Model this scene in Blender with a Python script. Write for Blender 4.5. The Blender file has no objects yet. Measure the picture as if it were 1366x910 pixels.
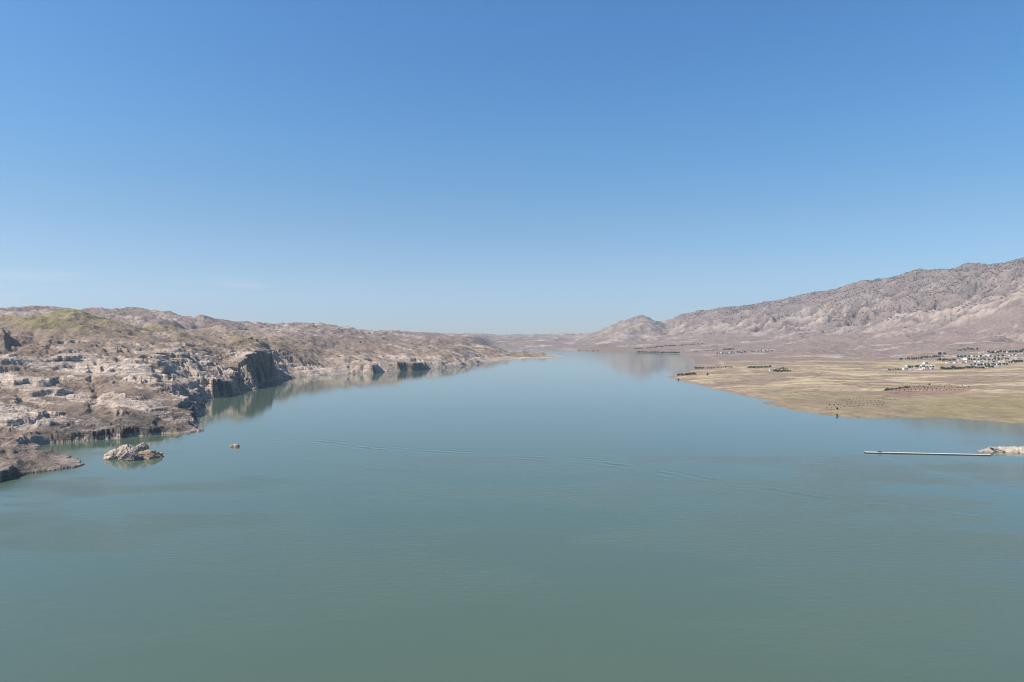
import bpy, bmesh, math, random
import numpy as np

# ------------------------------------------------------------------ camera, sky, sun, exposure
sc = bpy.context.scene
COL = sc.collection
H, F, CX, HY = 100.0, 911.0, 683.0, 452.0        # drone height (m), focal length in photo pixels
cam_d = bpy.data.cameras.new("camera")
cam_d.sensor_width = 36.0
cam_d.lens = 24.0
cam_d.clip_start = 1.0
cam_d.clip_end = 90000.0
cam = bpy.data.objects.new("camera", cam_d)
COL.objects.link(cam)
cam.location = (0, 0, H)
cam.rotation_euler = (math.radians(90) - 3.0 / F, 0, 0)
sc.camera = cam

SUN_EL, SUN_AZ = math.radians(47), math.radians(-109)   # azimuth from +Y (view direction), negative = left
S = (math.sin(SUN_AZ) * math.cos(SUN_EL), math.cos(SUN_AZ) * math.cos(SUN_EL), math.sin(SUN_EL))
world = bpy.data.worlds.new("World")
sc.world = world
world.use_nodes = True
wn = world.node_tree
bg = wn.nodes["Background"]
sky = wn.nodes.new("ShaderNodeTexSky")
sky.sky_type = 'NISHITA'
sky.sun_disc = False
sky.sun_elevation = SUN_EL
sky.sun_rotation = SUN_AZ
sky.altitude = 600
sky.air_density = 1.0
sky.dust_density = 0.3
sky.ozone_density = 1.6
hsv = wn.nodes.new("ShaderNodeHueSaturation")
hsv.inputs["Saturation"].default_value = 1.35
wn.links.new(sky.outputs[0], hsv.inputs["Color"])
# the air's colour from horizon to zenith
wtc = wn.nodes.new("ShaderNodeTexCoord")
wsx = wn.nodes.new("ShaderNodeSeparateXYZ")
wrp = wn.nodes.new("ShaderNodeValToRGB")
cr = wrp.color_ramp
SKY_RAMP = [(0.0, (0.61, 0.71, 1.02)), (0.03, (0.63, 0.73, 1.0)), (0.09, (0.77, 0.82, 0.92)), (0.165, (0.96, 0.93, 0.92)), (0.267, (1.04, 1.10, 1.07)), (0.45, (1.20, 1.22, 1.25)), (1.0, (1.20, 1.22, 1.25))]
while len(cr.elements) < len(SKY_RAMP):
    cr.elements.new(0.5)
for e, (p_, c_) in zip(cr.elements, SKY_RAMP):
    e.position = p_
    e.color = (*(x / 1.25 for x in c_), 1)
wmx = wn.nodes.new("ShaderNodeMix")
wmx.data_type = 'RGBA'
wmx.blend_type = 'MULTIPLY'
wmx.inputs[0].default_value = 1.0
wn.links.new(wtc.outputs["Generated"], wsx.inputs[0])
wn.links.new(wsx.outputs[2], wrp.inputs[0])
wn.links.new(hsv.outputs[0], wmx.inputs[6])
wn.links.new(wrp.outputs[0], wmx.inputs[7])
cmap = wn.nodes.new("ShaderNodeMapping")
cmap.inputs["Scale"].default_value = (7, 7, 60)
cnz = wn.nodes.new("ShaderNodeTexNoise")
cnz.inputs["Scale"].default_value = 1.0
cnz.inputs["Detail"].default_value = 5
ccov = wn.nodes.new("ShaderNodeMapRange")
ccov.inputs[1].default_value = 0.60
ccov.inputs[2].default_value = 0.78
calt = wn.nodes.new("ShaderNodeValToRGB")
for i, (p_, v_) in enumerate(((0.025, 0), (0.05, 0.5), (0.07, 0.5), (0.10, 0))):
    e = calt.color_ramp.elements[i] if i < 2 else calt.color_ramp.elements.new(p_)
    e.position = p_
    e.color = (v_, v_, v_, 1)
cml = wn.nodes.new("ShaderNodeMath")
cml.operation = 'MULTIPLY'
cmx = wn.nodes.new("ShaderNodeMix")
cmx.data_type = 'RGBA'
cmx.inputs[7].default_value = (4.4, 4.6, 5.0, 1)
wn.links.new(wtc.outputs["Generated"], cmap.inputs[0])
wn.links.new(cmap.outputs[0], cnz.inputs["Vector"])
wn.links.new(cnz.outputs[0], ccov.inputs[0])
wn.links.new(wsx.outputs[2], calt.inputs[0])
wn.links.new(ccov.outputs[0], cml.inputs[0])
wn.links.new(calt.outputs[0], cml.inputs[1])
wn.links.new(cml.outputs[0], cmx.inputs[0])
wn.links.new(wmx.outputs[2], cmx.inputs[6])
wn.links.new(cmx.outputs[2], bg.inputs[0])
bg.inputs[1].default_value = 0.125
sun_d = bpy.data.lights.new("sun", 'SUN')
sun_d.energy = 5.0
sun_d.angle = math.radians(0.53)
sun_d.color = (1.0, 0.955, 0.88)
sun = bpy.data.objects.new("sun", sun_d)
COL.objects.link(sun)
from mathutils import Vector
sun.rotation_euler = Vector(S).to_track_quat('Z', 'Y').to_euler()
sun.location = (-3000, 500, 4000)
sc.view_settings.view_transform = 'Standard'
sc.view_settings.look = 'None'
sc.view_settings.gamma = 1.0
sc.view_settings.use_curve_mapping = False
sc.view_settings.exposure = 0.45
sc.cycles.filter_width = 1.0

rng = np.random.default_rng(11)
random.seed(11)

# ------------------------------------------------------------------ helpers
def world_at(px, D):
    return (px - CX) / F * D

def on_water(px, py):
    D = H * F / (py - HY)
    return (world_at(px, D), D)

def sm(a, b, x):
    t = np.clip((x - a) / (b - a), 0, 1)
    return t * t * (3 - 2 * t)

def tag(o, label=None, cat=None, group=None, kind=None):
    if label: o["label"] = label
    if cat: o["category"] = cat
    if group: o["group"] = group
    if kind: o["kind"] = kind
    return o

def link(name, mesh, mat=None, parent=None):
    o = bpy.data.objects.new(name, mesh)
    COL.objects.link(o)
    if mat is not None and len(mesh.materials) == 0:
        mesh.materials.append(mat)
    if parent is not None:
        o.parent = parent
    return o

def from_bm(name, bm, mat, parent=None, smooth=False):
    me = bpy.data.meshes.new(name)
    bm.normal_update()
    bm.to_mesh(me)
    bm.free()
    if smooth:
        me.polygons.foreach_set('use_smooth', [True] * len(me.polygons))
    return link(name, me, mat, parent)

def empty(name, loc, rz=0.0):
    o = bpy.data.objects.new(name, None)
    o.empty_display_size = 0.5
    COL.objects.link(o)
    o.location = loc
    o.rotation_euler = (0, 0, rz)
    return o

def copy_tree(o, parent=None):
    c = o.copy()
    COL.objects.link(c)
    if parent is not None:
        c.parent = parent
    for ch in list(o.children):
        copy_tree(ch, c)
    return c

def box(bm, x0, x1, y0, y1, z0, z1):
    v = [bm.verts.new(p) for p in ((x0, y0, z0), (x1, y0, z0), (x1, y1, z0), (x0, y1, z0),
                                   (x0, y0, z1), (x1, y0, z1), (x1, y1, z1), (x0, y1, z1))]
    for f in ((0, 3, 2, 1), (4, 5, 6, 7), (0, 1, 5, 4), (1, 2, 6, 5), (2, 3, 7, 6), (3, 0, 4, 7)):
        bm.faces.new([v[i] for i in f])

def grid_mesh(name, V, Q, attrs, smooth=True):
    me = bpy.data.meshes.new(name)
    n = len(Q)
    me.vertices.add(len(V))
    me.vertices.foreach_set('co', np.ascontiguousarray(V, dtype=np.float32).ravel())
    me.loops.add(n * 4)
    me.loops.foreach_set('vertex_index', np.ascontiguousarray(Q, dtype=np.int32).ravel())
    me.polygons.add(n)
    me.polygons.foreach_set('loop_start', np.arange(0, n * 4, 4, dtype=np.int32))
    me.polygons.foreach_set('loop_total', np.full(n, 4, dtype=np.int32))
    if smooth:
        me.polygons.foreach_set('use_smooth', np.ones(n, dtype=bool))
    me.update(calc_edges=True)
    for k, a in attrs.items():
        at = me.attributes.new(k, 'FLOAT', 'POINT')
        at.data.foreach_set('value', np.ascontiguousarray(a, dtype=np.float32))
    return me

# ---- tileable noise textures, sampled bilinearly in world metres
N = 1024
fx = np.fft.fftfreq(N)[:, None] * N
fy = np.fft.fftfreq(N)[None, :] * N
FR = np.sqrt(fx * fx + fy * fy)
FR[0, 0] = 1

def spectral(filt, seed):
    r = np.random.default_rng(seed).standard_normal((N, N))
    t = np.real(np.fft.ifft2(np.fft.fft2(r) * filt))
    t -= t.mean()
    return (t / t.std()).astype(np.float32)

def fbm_tex(seed, beta=1.9, lo=3.0):
    f = FR ** (-beta) * (FR >= lo)
    return spectral(f, seed)

def ridge_tex(seed, octs=6, f0=5.0, gain=0.55):
    out = np.zeros((N, N), np.float32)
    w = 1.0
    for k in range(octs):
        c = f0 * 2 ** k
        b = spectral(np.exp(-((np.log2(FR / c)) ** 2) / 0.35), seed + k)
        out += w * (1 - np.minimum(np.abs(b), 2.0))
        w *= gain
    out -= out.mean()
    return out / out.std()

T_F1, T_F2, T_F3 = fbm_tex(1), fbm_tex(2), fbm_tex(3, 1.5, 6)
T_F4 = fbm_tex(4, 1.25, 10)
T_R1, T_R2 = ridge_tex(20), ridge_tex(40, 6, 4.0, 0.6)

def samp(tex, X, Y, period, rot=0.0, sx=1.0, sy=1.0):
    c, s = math.cos(rot), math.sin(rot)
    a = ((X * c - Y * s) * (sx / period)) * N
    b = ((X * s + Y * c) * (sy / period)) * N
    ia = np.floor(a)
    ib = np.floor(b)
    ta = (a - ia).astype(np.float32)
    tb = (b - ib).astype(np.float32)
    ta = ta * ta * (3 - 2 * ta)
    tb = tb * tb * (3 - 2 * tb)
    ia = ia.astype(np.int64) % N
    ib = ib.astype(np.int64) % N
    ja = (ia + 1) % N
    jb = (ib + 1) % N
    return ((tex[ia, ib] * (1 - ta) + tex[ja, ib] * ta) * (1 - tb)
            + (tex[ia, jb] * (1 - ta) + tex[ja, jb] * ta) * tb)

# ------------------------------------------------------------------ materials
def new_mat(name):
    m = bpy.data.materials.new(name)
    m.use_nodes = True
    nt = m.node_tree
    b = nt.nodes["Principled BSDF"]
    return m, nt, b

def simple_mat(name, c1, c2=None, scale=1.0, rough=0.9, bump=0.0, spec=0.2):
    m, nt, b = new_mat(name)
    b.inputs["Roughness"].default_value = rough
    b.inputs["Specular IOR Level"].default_value = spec
    c2 = c2 or tuple(0.75 * x for x in c1)
    tc = nt.nodes.new("ShaderNodeTexCoord")
    nz = nt.nodes.new("ShaderNodeTexNoise")
    nz.inputs["Scale"].default_value = scale
    nz.inputs["Detail"].default_value = 6
    mx = nt.nodes.new("ShaderNodeMix")
    mx.data_type = 'RGBA'
    rp = nt.nodes.new("ShaderNodeMapRange")
    rp.inputs[1].default_value = 0.35
    rp.inputs[2].default_value = 0.65
    nt.links.new(tc.outputs["Object"], nz.inputs["Vector"])
    nt.links.new(nz.outputs[0], rp.inputs[0])
    nt.links.new(rp.outputs[0], mx.inputs[0])
    mx.inputs[6].default_value = (*c1, 1)
    mx.inputs[7].default_value = (*c2, 1)
    nt.links.new(mx.outputs[2], b.inputs["Base Color"])
    if bump:
        bp = nt.nodes.new("ShaderNodeBump")
        bp.inputs["Strength"].default_value = 0.8
        bp.inputs["Distance"].default_value = bump
        nt.links.new(nz.outputs[0], bp.inputs["Height"])
        nt.links.new(bp.outputs[0], b.inputs["Normal"])
    return m

def terrain_mat():
    m, nt, b = new_mat("dry_ground")
    b.inputs["Roughness"].default_value = 0.95
    b.inputs["Specular IOR Level"].default_value = 0.1
    geo = nt.nodes.new("ShaderNodeNewGeometry")
    def noise(scale, det=8, rough=0.6, vec=None):
        n = nt.nodes.new("ShaderNodeTexNoise")
        n.inputs["Scale"].default_value = scale
        n.inputs["Detail"].default_value = det
        n.inputs["Roughness"].default_value = rough
        nt.links.new(vec or geo.outputs["Position"], n.inputs["Vector"])
        return n.outputs[0]
    def ramp(s, a, c):
        r = nt.nodes.new("ShaderNodeMapRange")
        r.inputs[1].default_value = a
        r.inputs[2].default_value = c
        nt.links.new(s, r.inputs[0])
        return r.outputs[0]
    def mix(f, a, c, mode='MIX'):
        x = nt.nodes.new("ShaderNodeMix")
        x.data_type = 'RGBA'
        x.blend_type = mode
        for s, i in ((f, 0), (a, 6), (c, 7)):
            if isinstance(s, (tuple, list)):
                x.inputs[i].default_value = (*s, 1)
            elif isinstance(s, float):
                x.inputs[i].default_value = s
            else:
                nt.links.new(s, x.inputs[i])
        return x.outputs[2]
    def attr(n):
        a = nt.nodes.new("ShaderNodeAttribute")
        a.attribute_name = n
        return a.outputs["Fac"]
    fine = ramp(noise(0.35, 8, 0.7), 0.3, 0.7)
    mid = ramp(noise(0.045, 8, 0.65), 0.35, 0.65)
    # strata: noise squeezed vertically
    mp = nt.nodes.new("ShaderNodeMapping")
    mp.inputs["Scale"].default_value = (0.02, 0.02, 0.5)
    nt.links.new(geo.outputs["Position"], mp.inputs["Vector"])
    strata = ramp(noise(1.0, 7, 0.68, mp.outputs[0]), 0.36, 0.62)
    soil = mix(mid, (0.168, 0.120, 0.087), (0.265, 0.196, 0.145))
    mauve = mix(mid, (0.180, 0.130, 0.106), (0.26, 0.195, 0.160))
    straw = mix(mid, (0.38, 0.285, 0.162), (0.51, 0.40, 0.24))
    grass = mix(mid, (0.195, 0.160, 0.080), (0.28, 0.228, 0.120))
    mp2 = nt.nodes.new("ShaderNodeMapping")
    mp2.inputs["Scale"].default_value = (0.03, 0.03, 1.3)
    nt.links.new(geo.outputs["Position"], mp2.inputs["Vector"])
    lines = ramp(noise(1.0, 5, 0.6, mp2.outputs[0]), 0.40, 0.52)
    rock = mix(strata, (0.27, 0.205, 0.158), (0.70, 0.560, 0.452))
    rock = mix(lines, mix(0.30, rock, (0.17, 0.125, 0.095)), rock)
    rock = mix(mix(0.6, fine, (0, 0, 0)), rock, (0.46, 0.36, 0.28))
    red = mix(mid, (0.20, 0.122, 0.088), (0.275, 0.175, 0.125))
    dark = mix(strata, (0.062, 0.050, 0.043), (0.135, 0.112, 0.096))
    c = mix(attr("mauve"), soil, mauve)
    c = mix(attr("straw"), c, straw)
    c = mix(attr("grass"), c, grass)
    c = mix(attr("red"), c, red)
    c = mix(attr("rock"), c, rock)
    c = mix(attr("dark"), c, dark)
    v = mix(attr("rock"), mix(fine, (0.88, 0.88, 0.88), (1.10, 1.10, 1.10)), mix(fine, (0.78, 0.78, 0.78), (1.16, 1.16, 1.16)))
    c = mix(1.0, c, v, 'MULTIPLY')
    nt.links.new(c, b.inputs["Base Color"])
    bp = nt.nodes.new("ShaderNodeBump")
    bp.inputs["Strength"].default_value = 1.0
    bp.inputs["Distance"].default_value = 0.55
    hs = nt.nodes.new("ShaderNodeMath")
    hs.operation = 'MULTIPLY_ADD'
    nt.links.new(strata, hs.inputs[0])
    rk = nt.nodes.new("ShaderNodeMath")
    rk.operation = 'MULTIPLY'
    nt.links.new(attr("rock"), rk.inputs[0])
    rk.inputs[1].default_value = 1.2
    nt.links.new(rk.outputs[0], hs.inputs[1])
    nt.links.new(noise(0.22, 8, 0.65), hs.inputs[2])
    nt.links.new(hs.outputs[0], bp.inputs["Height"])
    nt.links.new(bp.outputs[0], b.inputs["Normal"])
    return m

M_TERRAIN = terrain_mat()

# ------------------------------------------------------------------ plan of the reservoir: the shoreline
# every vertex: photo pixel on the water plane -> plan position, and the steepness of the bank behind it
SHORE_PX = [
    (-700, 800, 1.0), (-420, 720, 1.0), (-200, 676, 0.9), (-60, 655, 1.2), (0, 644, 3.0), (20, 640.5, 3.0), (31, 637, 2.0), (42, 634, 0.3),
    (70, 629, 0.2), (92, 625, 0.16), (105, 621, 0.14), (92, 613, 0.16), (70, 606, 0.25), (57, 599, 0.4),
    (56, 595, 1.0), (80, 590.5, 2.0), (108, 588, 2.6), (140, 586, 2.8), (183, 583, 2.2), (225, 580, 0.8),
    (262, 577, 0.22), (270, 573.5, 0.2), (264, 565, 0.8), (268, 556, 1.2), (265, 548, 1.2), (271, 538, 1.0), (273, 532, 1.0), (281, 530.8, 1.2),
    (287, 530.5, 3.0), (302, 528, 3.4), (319, 525.5, 3.0), (317, 521.8, 2.0), (319.5, 520.6, 1.9), (330, 520.0, 1.8), (341, 519.6, 1.9), (346, 515, 3.2),
    (353, 509.5, 3.4), (368, 507, 3.4), (379, 505.8, 3.0), (384, 504.6, 0.6), (409, 502, 0.35), (440, 499.8, 0.35), (470, 498.3, 0.4),
    (483, 498.0, 1.5), (497, 498.2, 2.6), (510, 497.2, 2.2), (513, 496, 0.5), (534, 495.2, 0.7), (537, 494.9, 4.0), (553, 494.4, 4.0),
    (570, 493.0, 3.0), (574, 491.8, 0.5), (605, 490, 0.5), (625, 487.4, 0.5), (645, 484.8, 0.5), (647, 483.4, 0.15),
    (670, 481.0, 0.12), (700, 479.3, 0.1), (730, 477.8, 0.08), (754.5, 476, 0.06),
    (740, 474.0, 0.06), (715, 471.8, 0.06), (690, 469.9, 0.06), (668, 468.0, 0.08), (655, 466.8, 0.1),
    (668, 465.5, 0.3), (700, 465.9, 0.3), (725, 467.2, 0.2), (760, 467.6, 0.1), (790, 468.6, 0.08), (803, 469.8, 0.1), (825, 470.1, 0.1),
    (846, 470.6, 0.08), (880, 471.4, 0.06), (903, 472.0, 0.05), (914, 473.6, 0.05), (922, 476.5, 0.04), (927, 482, 0.04), (929, 489, 0.04), (926, 493, 0.04),
    (905, 498.5, 0.06), (889, 503.2, 0.06), (900, 506, 0.12), (922.7, 511.5, 0.12), (936, 513.5, 0.12), (950, 519, 0.12), (962, 520.8, 0.12), (985, 526, 0.1), (994, 529, 0.1),
    (1015, 532, 0.08), (1036, 533.6, 0.06), (1026, 535.5, 0.06), (1013.5, 537.2, 0.08), (1030, 541, 0.12), (1058, 547, 0.12), (1085, 551.5, 0.1), (1115, 555.8, 0.09),
    (1140, 557.6, 0.08), (1165, 558.6, 0.08), (1190, 557.8, 0.08), (1211, 557.6, 0.06), (1253, 556.2, 0.06), (1285, 558.6, 0.07), (1307, 561.2, 0.07), (1366, 565, 0.08),
    (1480, 572, 0.1), (1650, 584, 0.1), (1900, 600, 0.12),
]
pts = [(*on_water(a, b), k) for a, b, k in SHORE_PX]
pts = [(-2500, -2500, 1.0), (-1500, -300, 1.0)] + pts + [(1500, -200, 0.1), (2500, -2500, 0.1)]
SH = np.array(pts, dtype=np.float64)

def shore_distance(X, Y):
    """signed distance to the shoreline (positive on land) and bank steepness of the nearest stretch"""
    X = X.astype(np.float32); Y = Y.astype(np.float32)
    best = np.full(X.shape, 1e12, np.float32)
    kk = np.zeros(X.shape, np.float32)
    inside = np.zeros(X.shape, bool)
    n = len(SH)
    for i in range(n):
        x0, y0, k0 = SH[i]
        x1, y1, k1 = SH[(i + 1) % n]
        dx, dy = x1 - x0, y1 - y0
        L2 = dx * dx + dy * dy + 1e-9
        rx = X - np.float32(x0)
        ry = Y - np.float32(y0)
        t = np.clip((rx * np.float32(dx) + ry * np.float32(dy)) / np.float32(L2), 0, 1)
        d = (rx - t * np.float32(dx)) ** 2 + (ry - t * np.float32(dy)) ** 2
        w = d < best
        best = np.where(w, d, best)
        kk = np.where(w, np.float32(k0) + t * np.float32(k1 - k0), kk)
        if dy != 0:
            cr = ((y0 > Y) != (y1 > Y)) & (X < np.float32(dx / dy) * ry + np.float32(x0))
            inside ^= cr
    d = np.sqrt(best)
    return np.where(inside, -d, d), kk

# ------------------------------------------------------------------ plan of the relief: height profiles along sight lines
# column: list of (distance, 'y', photo row) or (distance, 'z', metres)
def Y_(D, py): return (D, H - (py - HY) * D / F)
PROF = {
    -500: [(420, 2), (500, 12), (640, 22), (800, 45), (950, 75), (1350, 132), (1700, 120), (2400, 120), (3500, 250), (4200, 200)],
    0: [(470, 6), (520, 10), (600, 10), (640, 12), Y_(720, 545), Y_(800, 520), Y_(950, 474), Y_(1060, 460), Y_(1350, 428), (1500, 128), (2200, 110), Y_(3500, 412), (4200, 180)],
    100: [(540, 5), (640, 7), Y_(700, 571), Y_(740, 556), Y_(820, 528), Y_(1000, 490), Y_(1200, 455), Y_(1450, 430), Y_(1600, 417), (1800, 150), (2300, 112), Y_(3600, 413.5), (4300, 190)],
    180: [(660, 8), (720, 11), Y_(750, 557), Y_(850, 528), Y_(980, 500), Y_(1200, 470), Y_(1500, 444), Y_(1700, 433), (1850, 130), (2300, 105), Y_(3700, 412.5), (4400, 190)],
    260: [(700, 5), (790, 8), (870, 17), (950, 27), (1060, 44), (1160, 54), Y_(1350, 470), Y_(1700, 455), Y_(2000, 443), (2200, 118), (2700, 105), Y_(3900, 423.5), (4500, 180)],
    298: [(900, 12), (1150, 20), (1230, 26), Y_(1330, 494), Y_(1430, 480), Y_(1560, 466), Y_(1900, 455.5), Y_(2250, 445.5), (2450, 118), (2900, 108), Y_(4050, 426.5), (4700, 170)],
    330: [(1150, 20), (1260, 28), Y_(1340, 492), Y_(1440, 470), Y_(1750, 461.5), Y_(2150, 451), Y_(2600, 443.5), (2800, 115), (3200, 110), Y_(4200, 430.5), (4900, 160)],
    380: [(1500, 52), (1650, 60), Y_(1760, 472), Y_(2000, 465), Y_(2400, 455), Y_(2900, 445), Y_(3600, 438), (3800, 140), Y_(4500, 431.5), (5200, 160)],
    450: [(1850, 12), (1940, 16), Y_(2050, 486), Y_(2350, 471), Y_(2700, 458), Y_(3300, 448), Y_(4300, 437), (5000, 150), (7000, 140)],
    510: [(1950, 20), (2050, 26), Y_(2200, 480), Y_(2500, 469), Y_(3100, 456), Y_(4200, 446), Y_(5000, 443), (5600, 130), (7000, 130)],
    570: [(2150, 22), (2260, 25), Y_(2400, 481), Y_(2750, 470), Y_(3300, 460), Y_(4300, 450), Y_(5300, 445.5), (5800, 120), (8000, 140), (13000, 160)],
    640: [(2600, 8), (2750, 10), Y_(2900, 480), Y_(3300, 471.5), Y_(3900, 462), Y_(5000, 456), Y_(6000, 452), Y_(7500, 448.5), (9000, 110), Y_(13000, 447)],
    655: [(2700, 8), (2900, 16), (3300, 26), (3900, 36), (4600, 38), (5000, 30), (5600, 12), (6200, 4), (7000, 10), Y_(7800, 458), Y_(9000, 452), (10500, 95), Y_(13500, 447.5)],
    672: [(2900, 7), (3200, 12), (3800, 15), (4500, 13), (5200, 8), (5800, 4), (7000, 8), Y_(7800, 459), Y_(9000, 453), (10500, 95), Y_(13800, 447.8)],
    700: [(3300, 4), (3700, 9), (4200, 11), (4600, 9), (5200, 6), (5600, 4), (7000, 10), Y_(7800, 458), Y_(9000, 453), (10500, 95), Y_(14000, 448)],
    755: [(3700, 3), (4000, 5), (4500, 5), (5800, 6), (6600, 14), Y_(7500, 459.5), Y_(9000, 454), (11000, 100), Y_(14000, 446.5)],
    800: [(5000, 4), (5400, 10), Y_(6000, 465), Y_(7200, 459), Y_(8500, 452), Y_(9600, 443), (10400, 190), Y_(13000, 446)],
    828: [(4900, 4), (5400, 12), Y_(6000, 463), Y_(7200, 458), Y_(8200, 449), Y_(9200, 426), (9900, 230), (13000, 180)],
    842: [(4850, 4), (5400, 12), Y_(6200, 462), Y_(7400, 456), Y_(8200, 447), Y_(9300, 423.2), (9800, 330), (10800, 250), (13000, 190)],
    856: [(4800, 4), (5400, 13), Y_(6300, 461), Y_(7500, 455), Y_(8200, 447), Y_(9300, 422.3), (9800, 340), (10800, 260), (13000, 200)],
    868: [(4800, 4), (5300, 14), Y_(6200, 461), Y_(7400, 455.5), Y_(8200, 448), Y_(9300, 423), (9800, 330), (10800, 280), (13000, 200)],
    881: [(4750, 4), (5300, 15), Y_(6100, 461), Y_(7200, 456), Y_(8300, 449), Y_(9200, 434), (9500, 240), Y_(10300, 426), (11200, 280), (13000, 200)],
    892: [(4700, 4), (5300, 16), Y_(6000, 461), Y_(7000, 456.5), Y_(8200, 448), Y_(9000, 441), Y_(10000, 424), (10900, 280), (13000, 200)],
    910: [(4700, 4), (5300, 16), Y_(6000, 460), Y_(7000, 455.5), Y_(8000, 447), Y_(9700, 420), (10700, 300), (13000, 200)],
    930: [(1550, 3), (1800, 6), (2200, 5), (4500, 4), Y_(5000, 467), Y_(6000, 459), Y_(7200, 451), Y_(8000, 440), Y_(9400, 415), (10500, 330), (13000, 240)],
    960: [(1340, 3), (1550, 7), (1800, 10), (2300, 9), (2900, 11), (3600, 13), Y_(4500, 468), Y_(5500, 461), Y_(6800, 451), Y_(7600, 439), Y_(9200, 410), (10300, 400), (13000, 240)],
    1000: [(1170, 3), (1400, 7), (1700, 10), (2400, 13), (3300, 17), (4300, 29), Y_(5400, 460), Y_(6400, 452), Y_(7200, 440), Y_(9000, 405), (10000, 450), (13000, 260)],
    1080: [(940, 2.5), (1080, 7), (1380, 11), (1800, 15), (2400, 21), (3400, 33), Y_(4600, 461), Y_(6000, 451), Y_(6800, 437), Y_(8600, 391.5), (9700, 560), (13000, 260)],
    1150: [(860, 2), (980, 5), (1250, 8), (1700, 11), (2300, 17), (3300, 35), Y_(4500, 460), Y_(5600, 449), Y_(6300, 435), Y_(8200, 374), (9300, 640), (13000, 260)],
    1225: [(860, 2), (960, 5), (1250, 8), (1700, 12), (2300, 20), (3100, 40), Y_(4300, 457), Y_(5200, 444), Y_(5700, 420), (6000, 265), Y_(7800, 358), (8900, 720), (13000, 260)],
    1300: [(830, 2), (950, 6), (1200, 9), (1650, 13), (2150, 22), (2900, 42), Y_(4000, 456), Y_(4900, 442), Y_(5400, 410), (5750, 320), Y_(7400, 352.5), (8500, 740), (13000, 260)],
    1366: [(810, 2), (930, 6), (1180, 10), (1600, 15), (2050, 25), (2700, 46), Y_(3700, 453), Y_(4600, 438), Y_(5100, 393), (5450, 400), Y_(7000, 343), (8200, 780), (13000, 260)],
    1800: [(650, 2), (800, 6), (1000, 10), (1400, 16), (1900, 28), (2500, 52), Y_(3500, 450), Y_(4300, 430), Y_(4800, 385), (5100, 430), Y_(6600, 315), (7800, 800), (13000, 260)],
}
LU, LV = 700, 600
U0, U1, V0, V1 = -1.3, 1.25, math.log(350), math.log(17000)
_pu = np.array([(k - CX) / F for k in PROF])
_lv = np.linspace(V0, V1, LV)
_cols = np.array([np.interp(_lv, np.log([a for a, b in p]), [b for a, b in p]) for p in PROF.values()])
_lu = np.linspace(U0, U1, LU)
LAT = np.array([np.interp(_lu, _pu, _cols[:, j]) for j in range(LV)]).T     # (LU, LV)
def blur(A, s, ax):
    r = int(3 * s)
    k = np.exp(-0.5 * (np.arange(-r, r + 1) / s) ** 2)
    k /= k.sum()
    P = np.pad(A, [(r, r) if a == ax else (0, 0) for a in (0, 1)], mode='edge')
    return sum(w * np.take(P, np.arange(i, i + A.shape[ax]), axis=ax) for i, w in enumerate(k))
LAT = blur(blur(LAT, 1.9, 0), 1.6, 1)

def profile(X, Y):
    Yc = np.maximum(Y, 351)
    a = np.clip((X / Yc - U0) / (U1 - U0) * (LU - 1), 0, LU - 1.001)
    b = np.clip((np.log(Yc) - V0) / (V1 - V0) * (LV - 1), 0, LV - 1.001)
    ia, ib = a.astype(int), b.astype(int)
    ta, tb = a - ia, b - ib
    return ((LAT[ia, ib] * (1 - ta) + LAT[ia + 1, ib] * ta) * (1 - tb)
            + (LAT[ia, ib + 1] * (1 - ta) + LAT[ia + 1, ib + 1] * ta) * tb)

def CREST(u):
    return np.interp(u, _lu, LAT.max(1))

def in_poly(X, Y, poly):
    ins = np.zeros(X.shape, bool)
    n = len(poly)
    for i in range(n):
        x0, y0 = poly[i]
        x1, y1 = poly[(i + 1) % n]
        if y0 != y1:
            ins ^= ((y0 > Y) != (y1 > Y)) & (X < (x1 - x0) / (y1 - y0) * (Y - y0) + x0)
    return ins

def terrace(t, s, edge=0.34):
    q = np.floor(t / s)
    f = t / s - q
    r = sm(0.0, edge, f)
    return (q + 0.82 * r + 0.18 * f) * s, f

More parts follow.
